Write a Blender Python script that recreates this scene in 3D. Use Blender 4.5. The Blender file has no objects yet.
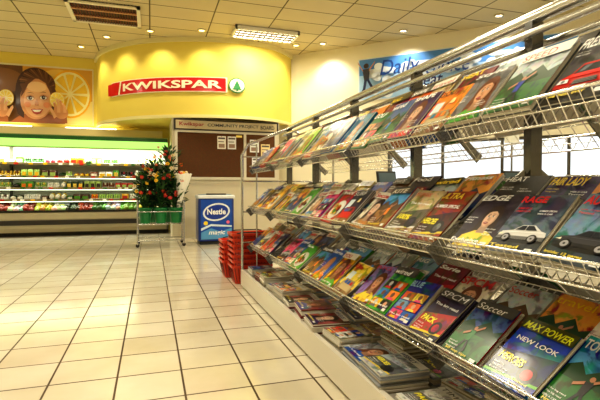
import bpy, math, random
from mathutils import Vector, Matrix
R = random.Random(7)
S = bpy.context.scene
S.view_settings.view_transform = 'Standard'
try: S.view_settings.look='Medium High Contrast'
except Exception: pass
S.view_settings.exposure = 0.0

def lin(c):
    o=[]
    for x in c[:3]:
        x=max(0,min(255,x))/255.0
        o.append(x/12.92 if x<=0.04045 else ((x+0.055)/1.055)**2.4)
    return (o[0],o[1],o[2],1.0)

# ---------------------------------------------------------------- materials
def newmat(name):
    m=bpy.data.materials.new(name); m.use_nodes=True
    nt=m.node_tree; nt.nodes.clear()
    out=nt.nodes.new('ShaderNodeOutputMaterial')
    return m,nt,out
def N(nt,t,**k):
    n=nt.nodes.new(t)
    for a,b in k.items():
        if a in n.inputs.keys(): n.inputs[a].default_value=b
        else: setattr(n,a,b)
    return n
def attr_mat(name,rough=.5,metal=0.,coat=0.,noise=0.0,nscale=20.,emit=0.,photo=False):
    m,nt,out=newmat(name)
    a=N(nt,'ShaderNodeAttribute',attribute_name='Col')
    p=N(nt,'ShaderNodeBsdfPrincipled')
    p.inputs['Roughness'].default_value=rough
    p.inputs['Metallic'].default_value=metal
    p.inputs['Coat Weight'].default_value=coat
    p.inputs['Coat Roughness'].default_value=0.08
    col=a.outputs['Color']
    tc=N(nt,'ShaderNodeTexCoord')
    if photo:
        n1=N(nt,'ShaderNodeTexNoise'); n1.inputs['Scale'].default_value=13; n1.inputs['Detail'].default_value=4; n1.inputs['Distortion'].default_value=1.2
        n2=N(nt,'ShaderNodeTexNoise'); n2.inputs['Scale'].default_value=9; n2.inputs['Detail'].default_value=2
        for n in(n1,n2): nt.links.new(tc.outputs['Object'],n.inputs['Vector'])
        hs=N(nt,'ShaderNodeHueSaturation'); hs.inputs['Value'].default_value=.4; hs.inputs['Saturation'].default_value=1.4
        mh=N(nt,'ShaderNodeMapRange'); mh.inputs['From Min'].default_value=.35;mh.inputs['From Max'].default_value=.65;mh.inputs['To Min'].default_value=.36;mh.inputs['To Max'].default_value=.64
        nt.links.new(n2.outputs['Fac'],mh.inputs['Value']); nt.links.new(mh.outputs[0],hs.inputs['Hue']); nt.links.new(col,hs.inputs['Color'])
        r1=N(nt,'ShaderNodeMapRange',interpolation_type='SMOOTHSTEP'); r1.inputs['From Min'].default_value=.47;r1.inputs['From Max'].default_value=.6
        nt.links.new(n1.outputs['Fac'],r1.inputs['Value'])
        mm=N(nt,'ShaderNodeMixRGB',blend_type='MIX'); nt.links.new(r1.outputs[0],mm.inputs['Fac']); nt.links.new(col,mm.inputs['Color1']); nt.links.new(hs.outputs[0],mm.inputs['Color2'])
        col=mm.outputs[0]
    if noise>0:
        nz=N(nt,'ShaderNodeTexNoise'); nz.inputs['Scale'].default_value=nscale; nz.inputs['Detail'].default_value=5
        nt.links.new(tc.outputs['Object'],nz.inputs['Vector'])
        mx=N(nt,'ShaderNodeMixRGB',blend_type='OVERLAY'); mx.inputs['Fac'].default_value=noise
        nt.links.new(col,mx.inputs['Color1']); nt.links.new(nz.outputs['Color'],mx.inputs['Color2'])
        col=mx.outputs['Color']
    nt.links.new(col,p.inputs['Base Color'])
    if emit>0:
        nt.links.new(col,p.inputs['Emission Color']); p.inputs['Emission Strength'].default_value=emit
    nt.links.new(p.outputs[0],out.inputs[0])
    return m
M_PAINT=attr_mat('paint',.5,noise=.06,nscale=8)
M_GLOSS=attr_mat('gloss_print',.3,coat=.25)
M_METAL=attr_mat('brushed_metal',.18,metal=.85)
M_EMIT=attr_mat('lamp_glow',.5,emit=6.)
M_PHOTO=attr_mat('photo_print',.3,coat=.25,noise=.45,nscale=40,photo=True)
M_CORK=attr_mat('cork',.9,noise=.6,nscale=60)
M_LEAF=attr_mat('leaf',.55,noise=.4,nscale=30)
MATS=[M_PAINT,M_GLOSS,M_METAL,M_EMIT,M_PHOTO,M_CORK,M_LEAF]
PAINT,GLOSS,METAL,EMIT,PHOTO,CORK,LEAF=range(7)

class MB:
    def __init__(s): s.v=[];s.f=[];s.m=[];s.c=[];s.s=[]
    def add(s,vs,fs,col,mat=0,smooth=False):
        b=len(s.v); s.v.extend([tuple(v) for v in vs]); l=lin(col)
        for f in fs:
            s.f.append([b+i for i in f]); s.m.append(mat); s.c.append(l); s.s.append(smooth)
    def box(s,x0,x1,y0,y1,z0,z1,col,mat=0):
        vs=[(x0,y0,z0),(x1,y0,z0),(x1,y1,z0),(x0,y1,z0),(x0,y0,z1),(x1,y0,z1),(x1,y1,z1),(x0,y1,z1)]
        s.add(vs,[(0,3,2,1),(4,5,6,7),(0,1,5,4),(1,2,6,5),(2,3,7,6),(3,0,4,7)],col,mat)
    def obox(s,O,A,B,C,col,mat=0,cols=None):
        O,A,B,C=map(Vector,(O,A,B,C))
        vs=[O,O+A,O+A+B,O+B,O+C,O+A+C,O+A+B+C,O+B+C]
        s.add(vs,[(0,3,2,1),(4,5,6,7),(0,1,5,4),(1,2,6,5),(2,3,7,6),(3,0,4,7)],col,mat)
    def rbox(s,x0,x1,y0,y1,z0,z1,r,col,mat=0,n=4):
        def ring(z,ins):
            o=[]
            rr=max(r-ins,.001)
            for cx,cy,a0 in((x1-r,y1-r,0),(x0+r,y1-r,90),(x0+r,y0+r,180),(x1-r,y0+r,270)):
                for i in range(n+1):
                    a=math.radians(a0+90*i/n); o.append((cx+rr*math.cos(a),cy+rr*math.sin(a),z))
            return o
        rings=[ring(z0,0),ring(z1-r*.5,0),ring(z1-r*.15,r*.15),ring(z1,r*.5)]
        s.loft(rings,col,mat,True)
    def loft(s,rings,col,mat=0,smooth=True,caps=True):
        n=len(rings[0]); vs=[p for r in rings for p in r]; fs=[]
        for k in range(len(rings)-1):
            for i in range(n):
                j=(i+1)%n; fs.append((k*n+i,k*n+j,(k+1)*n+j,(k+1)*n+i))
        s.add(vs,fs,col,mat,smooth)
        if caps:
            s.add(rings[0],[tuple(range(n-1,-1,-1))],col,mat); s.add(rings[-1],[tuple(range(n))],col,mat)
    def tube(s,p0,p1,r,col,mat=2,n=6,r1=None):
        p0=Vector(p0);p1=Vector(p1);d=(p1-p0)
        if d.length<1e-6:return
        d.normalize(); a=d.orthogonal().normalized(); b=d.cross(a); r1=r if r1 is None else r1
        ra=[p0+r*(a*math.cos(2*math.pi*i/n)+b*math.sin(2*math.pi*i/n)) for i in range(n)]
        rb=[p1+r1*(a*math.cos(2*math.pi*i/n)+b*math.sin(2*math.pi*i/n)) for i in range(n)]
        s.loft([ra,rb],col,mat,n>4)
    def path(s,pts,r,col,mat=2,n=6):
        for i in range(len(pts)-1): s.tube(pts[i],pts[i+1],r,col,mat,n)
    def lathe(s,c,prof,col,mat=0,n=16):
        s.loft([[(c[0]+r*math.cos(2*math.pi*i/n),c[1]+r*math.sin(2*math.pi*i/n),c[2]+z) for i in range(n)] for r,z in prof],col,mat,True)
    def sph(s,c,rx,ry,rz,col,mat=0,nu=8,nv=6):
        rg=[]
        for k in range(nv+1):
            t=-math.pi/2+math.pi*(.04+.92*k/nv)
            rg.append([(c[0]+rx*math.cos(t)*math.cos(2*math.pi*i/nu),c[1]+ry*math.cos(t)*math.sin(2*math.pi*i/nu),c[2]+rz*math.sin(t)) for i in range(nu)])
        s.loft(rg,col,mat,True)
    def build(s,name,parent=None,bevel=0,mats=None):
        me=bpy.data.meshes.new(name); me.from_pydata(s.v,[],s.f)
        for m in (mats or MATS): me.materials.append(m)
        me.polygons.foreach_set('material_index',s.m)
        me.polygons.foreach_set('use_smooth',s.s)
        ca=me.color_attributes.new('Col','FLOAT_COLOR','CORNER')
        buf=[]
        for p,c in zip(me.polygons,s.c): buf.extend(list(c)*p.loop_total)
        ca.data.foreach_set('color',buf)
        me.update()
        o=bpy.data.objects.new(name,me); S.collection.objects.link(o)
        if parent: o.parent=parent
        return o
def empty(name):
    o=bpy.data.objects.new(name,None); S.collection.objects.link(o); return o

# ------------------------------------------------------------ text cache
TC={}
def text_mesh(t,bold=.02,shear=0.):
    k=(t,bold,shear)
    if k in TC: return TC[k]
    cu=bpy.data.curves.new('t','FONT'); cu.body=t; cu.offset=bold; cu.shear=shear; cu.resolution_u=3
    o=bpy.data.objects.new('t',cu); S.collection.objects.link(o)
    dg=bpy.context.evaluated_depsgraph_get()
    me=bpy.data.meshes.new_from_object(o.evaluated_get(dg))
    vs=[(v.co.x,v.co.y) for v in me.vertices]; fs=[tuple(p.vertices) for p in me.polygons]
    x0=min(v[0] for v in vs);x1=max(v[0] for v in vs);y0=min(v[1] for v in vs);y1=max(v[1] for v in vs)
    vs=[((x-x0)/(x1-x0),(y-y0)/(y1-y0)) for x,y in vs]
    asp=(y1-y0)/(x1-x0)
    bpy.data.objects.remove(o); bpy.data.curves.remove(cu); bpy.data.meshes.remove(me)
    TC[k]=(vs,fs,asp); return TC[k]

class Plane2D:
    """flat printed artwork on a plane: fn(u,v,lift)->world"""
    def __init__(s,mb,fn,mat=GLOSS): s.mb=mb;s.fn=fn;s.k=0;s.mat=mat;s.step=.0004
    def poly(s,pts,col,mat=None,same=False):
        if not same: s.k+=1
        s.mb.add([s.fn(u,v,s.k*s.step) for u,v in pts],[tuple(range(len(pts)))],col,s.mat if mat is None else mat)
    def rect(s,u0,u1,v0,v1,col,mat=None): s.poly([(u0,v0),(u1,v0),(u1,v1),(u0,v1)],col,mat)
    def ell(s,cu,cv,ru,rv,col,n=14,rot=0,mat=None,a0=0,a1=360):
        p=[];c,sn=math.cos(rot),math.sin(rot)
        m=n if a1-a0>=360 else n+1
        for i in range(m):
            a=math.radians(a0+(a1-a0)*i/n); x=ru*math.cos(a);y=rv*math.sin(a)
            p.append((cu+x*c-y*sn,cv+x*sn+y*c))
        s.poly(p,col,mat)
    def text(s,t,u,v,w,h,col,bold=.02,shear=0.,mat=None):
        vs,fs,a=text_mesh(t,bold,shear); s.k+=1
        s.mb.add([s.fn(u+x*w,v+y*h,s.k*s.step) for x,y in vs],fs,col,s.mat if mat is None else mat)

# ================================================================ ROOM
H=4.55
def grid_mat(name,c1,c2,mort,w,h,ms,ox,oy,rough,rmort,bump=.02,nz=.0):
    m,nt,out=newmat(name)
    tc=N(nt,'ShaderNodeTexCoord'); mp=N(nt,'ShaderNodeMapping'); mp.inputs['Location'].default_value=(ox,oy,0)
    nt.links.new(tc.outputs['Object'],mp.inputs['Vector'])
    b=N(nt,'ShaderNodeTexBrick',offset=0.0,squash=1.0)
    b.inputs['Color1'].default_value=lin(c1);b.inputs['Color2'].default_value=lin(c2);b.inputs['Mortar'].default_value=lin(mort)
    b.inputs['Scale'].default_value=1;b.inputs['Brick Width'].default_value=w;b.inputs['Row Height'].default_value=h
    b.inputs['Mortar Size'].default_value=ms;b.inputs['Mortar Smooth'].default_value=.2
    nt.links.new(mp.outputs[0],b.inputs['Vector'])
    n=N(nt,'ShaderNodeTexNoise'); n.inputs['Scale'].default_value=2.5; n.inputs['Detail'].default_value=6
    nt.links.new(tc.outputs['Object'],n.inputs['Vector'])
    mx=N(nt,'ShaderNodeMixRGB',blend_type='SOFT_LIGHT'); mx.inputs['Fac'].default_value=nz
    nt.links.new(b.outputs['Color'],mx.inputs['Color1']);nt.links.new(n.outputs['Fac'],mx.inputs['Color2'])
    p=N(nt,'ShaderNodeBsdfPrincipled')
    nt.links.new(mx.outputs[0],p.inputs['Base Color'])
    mr=N(nt,'ShaderNodeMapRange'); mr.inputs['To Min'].default_value=rough;mr.inputs['To Max'].default_value=rmort
    nt.links.new(b.outputs['Fac'],mr.inputs['Value']);nt.links.new(mr.outputs[0],p.inputs['Roughness'])
    bp=N(nt,'ShaderNodeBump',invert=True); bp.inputs['Strength'].default_value=.4;bp.inputs['Distance'].default_value=bump
    nt.links.new(b.outputs['Fac'],bp.inputs['Height']);nt.links.new(bp.outputs[0],p.inputs['Normal'])
    nt.links.new(p.outputs[0],out.inputs[0]); return m
T=.364
M_FLOOR=grid_mat('floor_tiles',(226,218,200),(214,204,182),(84,64,42),T,T,.0065,-.169+T*40,T*40+.05,.12,.7,.004,.5)
M_CEIL=grid_mat('ceiling_tiles',(216,202,162),(208,194,152),(92,78,48),1.2,.6,.014,12,12,.8,.6,.01,.12)
def wallmat(name,c,rough=.6):
    m,nt,out=newmat(name)
    tc=N(nt,'ShaderNodeTexCoord')
    n=N(nt,'ShaderNodeTexNoise'); n.inputs['Scale'].default_value=1.5; n.inputs['Detail'].default_value=5
    nt.links.new(tc.outputs['Object'],n.inputs['Vector'])
    mx=N(nt,'ShaderNodeMixRGB',blend_type='SOFT_LIGHT'); mx.inputs['Fac'].default_value=.15
    mx.inputs['Color1'].default_value=lin(c); nt.links.new(n.outputs['Fac'],mx.inputs['Color2'])
    p=N(nt,'ShaderNodeBsdfPrincipled'); p.inputs['Roughness'].default_value=rough
    nt.links.new(mx.outputs[0],p.inputs['Base Color']); nt.links.new(p.outputs[0],out.inputs[0]); return m
M_YEL=wallmat('yellow_plaster',(238,218,106)); M_CREAM=wallmat('cream_plaster',(242,234,208))

def simple(name,fn,mat):
    mb=MB(); fn(mb); return mb.build(name,mats=[mat])
XL,XR,YN,YB=-8.,9.,-4.,13.2
A=Vector((3.4,11.35,0)); E=Vector((.7071068,-.7071068,0)); NW=Vector((-.7071068,-.7071068,0))
LD=5.6/.7071068
simple('floor',lambda m:m.box(XL-.2,XR+.2,YN-.2,YB+.2,-.1,0,(255,)*3),M_FLOOR)
simple('ceiling',lambda m:m.box(XL-.2,XR+.2,YN-.2,YB+.2,H,H+.1,(255,)*3),M_CEIL)
simple('wall_back',lambda m:m.box(XL-.2,3.9,YB,YB+.2,0,H,(255,)*3),M_YEL)
simple('wall_left',lambda m:m.box(XL-.2,XL,YN,YB,0,H,(255,)*3),M_CREAM)
simple('wall_near',lambda m:m.box(XL-.2,XR+.2,YN-.2,YN,0,H,(255,)*3),M_CREAM)
simple('wall_right',lambda m:m.box(XR,XR+.2,YN,5.75,0,H,(255,)*3),M_CREAM)
def diag(m,s0,s1,z0,z1,d0=0,d1=.2,col=(255,)*3,mat=0):
    m.obox(A+E*s0-NW*d1+Vector((0,0,z0)),E*(s1-s0),NW*(d1-d0),Vector((0,0,z1-z0)),col,mat)
W0,W1,WZ0,WZ1=2.6,7.5,.12,2.2
def dw(m):
    diag(m,-1.2,W0,0,H); diag(m,W1,LD+.2,0,H); diag(m,W0,W1,0,WZ0); diag(m,W0,W1,WZ1,H)
simple('wall_diagonal',dw,M_CREAM)
mb=MB()
n=4
for i in range(n+1):
    s=W0+(W1-W0-.06)*i/n; diag(mb,s,s+.06,WZ0,WZ1,.05,.13,(110,110,110),METAL)
for z in (WZ0,WZ1-.06): diag(mb,W0,W1,z,z+.06,.05,.13,(110,110,110),METAL)
wf=mb.build('window_1')
m,nt,out=newmat('window_glass')
tr=N(nt,'ShaderNodeBsdfTransparent'); gl=N(nt,'ShaderNodeBsdfGlossy'); gl.inputs['Roughness'].default_value=.03
tr.inputs['Color'].default_value=(.92,.94,.95,1)
ms=N(nt,'ShaderNodeMixShader'); ms.inputs[0].default_value=.06
nt.links.new(tr.outputs[0],ms.inputs[1]);nt.links.new(gl.outputs[0],ms.inputs[2]);nt.links.new(ms.outputs[0],out.inputs[0])
mb=MB(); diag(mb,W0,W1,WZ0,WZ1,.085,.095)
g=mb.build('glass_panes',parent=wf,mats=[m])

# curved yellow bulkhead
CP=[(-1.45,13.6),(-1.35,13.2),(-1.1,12.3),(-.4,11.35),(.6,10.75),(1.8,10.48),(2.7,10.65),(3.25,11.05),(3.5,11.4),(3.8,12)]
def catm(p0,p1,p2,p3,t):
    return tuple(.5*((2*b)+(-a+c)*t+(2*a-5*b+4*c-d)*t*t+(-a+3*b-3*c+d)*t**3) for a,b,c,d in zip(p0,p1,p2,p3))
CV=[]
for i in range(1,len(CP)-2):
    for k in range(10): CV.append(catm(CP[i-1],CP[i],CP[i+1],CP[i+2],k/10))
CV.append(CP[-2])
CL=[0]
for i in range(1,len(CV)): CL.append(CL[-1]+math.dist(CV[i],CV[i-1]))
def curve_at(s,off=0):
    s=max(0,min(CL[-1]-1e-4,s))
    for i in range(1,len(CV)):
        if CL[i]>=s: break
    t=(s-CL[i-1])/(CL[i]-CL[i-1]); a=Vector(CV[i-1]);b=Vector(CV[i]); p=a.lerp(b,t); d=(b-a).normalized()
    nrm=Vector((d.y,-d.x)); return p+nrm*off
def s_of_x(x):
    for i in range(1,len(CV)):
        if CV[i][0]>=x: return CL[i-1]+(x-CV[i-1][0])/(CV[i][0]-CV[i-1][0])*(CL[i]-CL[i-1])
BZ=2.78
mb=MB(); nC=len(CV)
vs=[(x,y,BZ) for x,y in CV]+[(x,y,H) for x,y in CV]
mb.add(vs,[(i,i+1,nC+i+1,nC+i) for i in range(nC-1)],(255,)*3,0,True)
mb.add([(x,y,BZ) for x,y in CV]+[(3.5,13.2,BZ)],[tuple(range(nC,-1,-1))],(255,)*3,0)
mb.build('wall_curved',mats=[M_YEL])
mb=MB()
for z,h,o,c in((BZ-.04,.07,.03,(240,230,170)),(H-.1,.1,.05,(236,226,170))):
    N_=60
    q=[curve_at(CL[-1]*i/N_,o) for i in range(N_+1)]; qi=[curve_at(CL[-1]*i/N_,-.03) for i in range(N_+1)]
    vs=[(p.x,p.y,z) for p in q]+[(p.x,p.y,z+h) for p in q]+[(p.x,p.y,z) for p in qi]+[(p.x,p.y,z+h) for p in qi]
    k=N_+1
    fs=[(i,i+1,k+i+1,k+i) for i in range(N_)]+[(2*k+i,2*k+i+1,i+1,i) for i in range(N_)]+[(k+i,k+i+1,3*k+i+1,3*k+i) for i in range(N_)]
    mb.add(vs,fs,c,0)
mb.build('trim_1')
sg=empty('wall_sign'); mb=MB()
sA,sB=s_of_x(-.93),s_of_x(2.08)
pl=Plane2D(mb,lambda u,v,l:(lambda p:(p.x,p.y,v))(curve_at(sA+u*(sB-sA),.03+l)),GLOSS); pl.step=.004
def band(u0,u1,z0,z1,col,n=24):
    pl.k+=1
    for i in range(n):
        a=u0+(u1-u0)*i/n;b=u0+(u1-u0)*(i+1)/n
        pl.poly([(a,z0),(b,z0),(b,z1),(a,z1)],col,same=True)
ZA,ZB=3.34,3.64
band(.04,.885,ZA-.02,ZB+.02,(250,240,215)); band(.05,.875,ZA,ZB,(206,20,30))
pl.poly([(0,ZA+.02),(.05,ZA),(.14,ZA),(.10,ZB),(.0,ZB-.02)],(206,20,30))
pl.poly([(.12,ZA),(.135,ZA),(.155,ZB),(.14,ZB)],(250,240,215))
pl.text('KWIKSPAR',.17,ZA+.06,.68,ZB-ZA-.12,(255,246,225),bold=.03)
pl.ell(.945,(ZA+ZB)/2,.055,.175,(20,120,60),24); pl.ell(.945,(ZA+ZB)/2,.047,.15,(250,245,225),24)
for k in range(3):
    z=ZA+.17-k*.05; w=.016+.008*k
    pl.poly([(.945-w,z-.02),(.945+w,z-.02),(.945,z+.09)],(15,130,60))
pl.poly([(.94,ZA+.02),(.95,ZA+.02),(.95,ZA+.06),(.94,ZA+.06)],(15,130,60))
mb.build('sign_panel',parent=sg)

# child poster on back wall
pg=empty('wall_poster'); mb=MB()
def gp(px,py,l): return (-3.6+px*.0229,YB-.03-l,4.25-(py-68)*.0258)
mb.box(-4.15,-1.42,YB-.03,YB-.001,2.80,4.27,(235,225,190))
pl=Plane2D(mb,gp,GLOSS); pl.step=.002
pl.rect(-22,94,124,69,(220,164,60)); pl.rect(-22,24,124,69,(110,70,30)); pl.ell(4,84,22,12,(140,92,40),20); pl.ell(60,90,26,20,(236,196,90),24)
pl.poly([(60,124),(68,106),(94,100),(94,124)],(240,220,140))
def citrus(cx,cy,r,ry,rind=(240,180,20),pulp=(240,200,56)):
    pl.ell(cx,cy,r,ry,rind,28); pl.ell(cx,cy,r*.92,ry*.92,(254,244,186),28)
    for k in range(10):
        a=k*36+18
        pts=[(cx+.1*r*math.cos(math.radians(a)),cy+.1*ry*math.sin(math.radians(a)))]
        for d in(-14,-8,0,8,14): pts.append((cx+.82*r*math.cos(math.radians(a+d)),cy+.82*ry*math.sin(math.radians(a+d))))
        pl.poly(pts,pulp)
citrus(71,94,22,24)
HA=(108,64,32);SK=(224,158,104);SK2=(240,186,134);SKD=(166,96,52)
pl.poly([(12,124),(20,118),(30,114),(48,114),(58,118),(66,124)],SKD)
pl.ell(37,90,19,20,(76,42,22),26,rot=-.2); pl.poly([(18,86),(16,102),(19,116),(25,120),(27,92)],(76,42,22))
pl.ell(39,86,17.5,14,HA,24,rot=.1)
pl.poly([(50,78),(57,92),(56,108),(52,114),(49,96)],(92,52,26))
for k in range(14):
    a=math.radians(190+k*12); pl.poly([(38+18.5*math.cos(a),90+19*math.sin(a)),(38+18*math.cos(a+.07),90+18.6*math.sin(a+.07)),(42+8*math.cos(a+.3),88+7*math.sin(a+.3))],(160,106,58) if k%2 else (56,30,16))
pl.ell(38,101,16,20,SK,28,rot=.12); pl.ell(39,102,13.5,17,SK2,24,rot=.12); pl.ell(38,89,10,5,(248,206,156),18)
pl.poly([(22.6,100),(24,90),(30,82),(38,80),(30,87),(26,95)],HA); pl.poly([(53,100),(53,90),(47,82),(38,80),(47,85),(51,93)],HA)
for ex in(31.8,44.8):
    ey=100-(ex-38)*.08
    pl.ell(ex,ey-.2,4.2,2.9,(216,146,98),14)
    pl.ell(ex,ey,3.4,1.9,(250,244,235),14); pl.ell(ex,ey,1.8,1.8,(60,36,22),12); pl.ell(ex+.5,ey-.5,.5,.5,(255,255,255),8)
    pl.poly([(ex-3.8,ey-.4),(ex,ey-2.4),(ex+3.8,ey-.4),(ex,ey-1.5)],(50,28,18))
    pl.poly([(ex-4.0,ey-4.6),(ex,ey-5.8),(ex+4.0,ey-4.8),(ex,ey-5.2)],(120,72,38))
pl.poly([(37.8,101),(39,101),(40.4,106.6),(38.4,107.8),(36.2,106.6)],(218,150,100)); pl.ell(37.2,107,.6,.4,(150,76,44),8); pl.ell(39.6,107,.6,.4,(150,76,44),8)
pl.poly([(32.5,111.4),(35.6,110.6),(38.4,111),(41.4,110.4),(44.6,111),(42,115),(38.4,116.4),(35,115.2)],(190,76,62))
pl.poly([(33.8,111.8),(43.2,111.4),(41,113.6),(38.4,114),(36,113.8)],(250,246,238))
pl.ell(29.5,107,3.2,2.8,(234,152,104),14); pl.ell(48,106.5,3.2,2.8,(234,152,104),14)
for hx,sg_ in((5,1),(63,-1)):
    pl.poly([(hx-7,124),(hx-5,114),(hx+5,114),(hx+6,124)],SKD)
    pl.ell(hx,114,7,6,SK,18)
    citrus(hx+sg_*4,101.5,7.6,8,(248,206,40),(252,226,96))
    for i,(dx,L) in enumerate(((-5.5,9),(-2.4,12),(.8,11.5),(3.8,8))):
        x=hx+dx; e=x+sg_*(1.5+i*.2)
        pl.poly([(x-1.6,114),(x-1.5,113-L*.6),(e-1.2,113-L),(e,112.2-L),(e+1.1,113-L),(x+1.5,113-L*.5),(x+1.6,114)],SK2 if i%2 else SK); pl.ell(e,113.2-L,.8,.8,(252,214,184),8)
    pl.poly([(hx+sg_*4,118),(hx+sg_*9,110),(hx+sg_*11,108.5),(hx+sg_*11.5,111),(hx+sg_*7,120)],SK2)
mb.build('poster_print',parent=pg)

# sky banner
bn=empty('promo_banner'); mb=MB()
diag(mb,1.9,6.4,3.22,4.2,-.03,-.002,(225,235,245))
pl=Plane2D(mb,lambda u,v,l:A+E*(1.9+u*4.5)+NW*(.031+l)+Vector((0,0,3.22+v*.98)),GLOSS); pl.step=.002
pl.rect(.005,.995,.02,.98,(166,204,236)); pl.rect(.005,.995,.6,.98,(84,144,214))
RR=random.Random(3)
for k in range(80):
    u=RR.uniform(.05,.95); v=RR.uniform(.08,.74); q=RR.randint(220,250); pl.ell(u,v,RR.uniform(.015,.05),RR.uniform(.04,.11),(q-10,q-2,q+5),14)
pl.ell(.055,.78,.014,.06,(60,40,34),14); pl.poly([(.035,.7),(.075,.72),(.07,.45),(.045,.42)],(60,60,70)); 
pl.poly([(.045,.45),(.06,.44),(.05,.2),(.03,.12),(.026,.16),(.038,.24)],(40,50,90)); pl.poly([(.056,.46),(.07,.46),(.092,.28),(.12,.24),(.116,.2),(.085,.22)],(40,50,90))
pl.poly([(.036,.7),(.04,.64),(.012,.84),(.01,.9)],(214,150,110)); pl.poly([(.072,.7),(.07,.64),(.1,.82),(.104,.88)],(214,150,110))
pl.text('Daily',.13,.40,.20,.46,(34,70,140),.0,.25); pl.text('choice',.36,.42,.2,.36,(34,70,140),.0,.25)
pl.text('great',.28,.08,.16,.32,(20,40,100),.01,.25); pl.text('prices every day',.5,.1,.42,.24,(34,70,140),.0,.25)
mb.build('banner_print',parent=bn)

mb=MB(); diag(mb,0,W0,0,.12,-.02,0,(110,90,70)); mb.build('baseboard_diagonal')
mb=MB(); mb.box(-8,-7.05,YB-.02,YB,0,.12,(110,90,70)); mb.build('baseboard_back')
mb=MB(); mb.box(-8,.3,12.75,13.2,2.46,2.56,(240,228,176)); mb.box(-8,.3,12.75,12.79,2.56,2.66,(240,228,176)); mb.build('trim_2')
for i,(x0,x1) in enumerate(((-5.6,-4.2),(-3.9,-2.75),(-2.1,-.8))):
    mb=MB(); mb.box(x0,x1,12.86,12.98,2.56,2.60,(240,240,235)); 
    mb.tube((x0+.05,12.92,2.66),(x1-.05,12.92,2.66),.04,(255,246,215),EMIT,10)
    for x in(x0+.03,x1-.05): mb.box(x,x+.03,12.88,12.96,2.58,2.70,(230,230,225))
    mb.build('strip_lamp')

# ================================================================ CHILLER
fr=empty('refrigerated_display_case')
X0,X1=-7.,.42
mb=MB()
W=(240,236,222)
mb.box(X0,X1,12.25,13.1,0,.1,(30,28,26))
prof=[(12.12,.1),(12.06,.2),(12.04,.42),(12.08,.56),(12.16,.58),(12.2,.5),(12.9,.45),(13.1,.45),(13.1,.1)]
def extr(mb,prof,x0,x1,col,mat=0):
    n=len(prof); vs=[(x0,y,z) for y,z in prof]+[(x1,y,z) for y,z in prof]
    mb.add(vs,[(i,n+i,n+(i+1)%n,(i+1)%n) for i in range(n)]+[tuple(range(n)),tuple(range(2*n-1,n-1,-1))],col,mat)
extr(mb,prof,X0,X1,(168,158,130))
mb.box(X0,X1,12.02,12.05,.28,.39,(40,36,32),0); mb.box(X0,X1,12.09,12.17,.575,.62,(24,24,24),GLOSS)
mb.box(X0,X1,13.0,13.1,.45,2.2,(240,242,228))
mb.box(X0,X1,12.42,13.1,2.2,2.42,W)
mb.box(X0,X1,12.38,12.42,2.12,2.44,(140,170,100),GLOSS)
mb.box(X0,X1,12.36,12.38,2.15,2.33,(84,118,52),EMIT)
mb.box(X0,X1,12.355,12.36,2.33,2.42,(24,100,40),GLOSS)
for x in(X0,-3.3,X1-.05):
    w=.05
    extr(mb,[(12.1,.1),(12.05,.2),(12.04,.42),(12.08,.6),(12.4,1.3),(12.38,2.1),(12.38,2.42),(13.1,2.42),(13.1,.1)] if x!=-3.3 else [(12.9,.5),(12.9,2.2),(13.02,2.2),(13.02,.5)],x,x+w,(110,108,100))
SH=[(.86,12.42),(1.15,12.46),(1.43,12.5),(1.75,12.54)]
for z,y in SH:
    mb.box(X0+.05,X1-.05,y,13.0,z-.02,z,(120,120,112))
    mb.box(X0+.05,X1-.05,y-.012,y,z-.035,z+.02,(140,128,96),GLOSS)
    x=X0+.1
    while x<X1-.15:
        mb.box(x,x+.09,y-.016,y-.011,z-.035,z+.02,R.choice([(250,200,30),(255,255,250),(210,50,30),(60,110,50)]),GLOSS); x+=R.uniform(.14,.35)
    if z<1.7: mb.tube((X0+.1,y+.06,z-.04),(X1-.1,y+.06,z-.04),.012,(180,190,160),EMIT,6)
mb.tube((X0+.1,12.5,2.17),(X1-.1,12.5,2.17),.03,(240,255,225),EMIT,8)
mb.build('cabinet',parent=fr)
mb=MB()
pal=[(200,40,30),(244,196,40),(80,150,44),(250,246,232),(240,126,30),(50,110,40),(244,240,210),(80,50,34),(250,214,90),(180,220,120),(120,64,30),(220,80,100),(50,44,40),(250,250,240),(250,250,245),(160,190,100),(30,60,30)]
for zi,(z,y) in enumerate(SH):
    x=X0+.12
    while x<X1-.25:
        col=R.choice(pal); col2=R.choice(pal); kind=R.choice('bgbgttt'); w=R.uniform(.12,.19); h=R.uniform(.10,.18); k=R.randint(1,3)
        for q in range(k):
            if x>X1-.25: break
            yy=y+.03+R.uniform(0,.02)
            if kind=='b':
                mb.rbox(x,x+w-.012,yy,yy+.3,z,z+h,.015,col,GLOSS,2); mb.box(x+.02,x+w-.032,yy-.003,yy,z+.02,z+h*.65,col2,GLOSS)
            elif kind=='g':
                mb.sph((x+w/2,yy+.09,z+h*.42),w*.46,.09,h*.42,col,GLOSS,8,5); mb.sph((x+w/2,yy+.26,z+h*.5),w*.46,.09,h*.5,col2,GLOSS,8,5)
            else:
                mb.rbox(x,x+w-.01,yy,yy+.2,z,z+.03,.012,(240,240,235),GLOSS,2)
                for a in range(3):
                    for b in range(2): mb.sph((x+w*(.2+.3*a),yy+.05+b*.09,z+.05),w*.17,.04,.035,col,GLOSS,6,4)
                    mb.sph((x+w*(.2+.3*a),yy+.1,z+.10),w*.17,.05,.045,col2 if a==1 else col,GLOSS,6,4)
            x+=w
        x+=R.uniform(0,.03)
x=X0+.15
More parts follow.
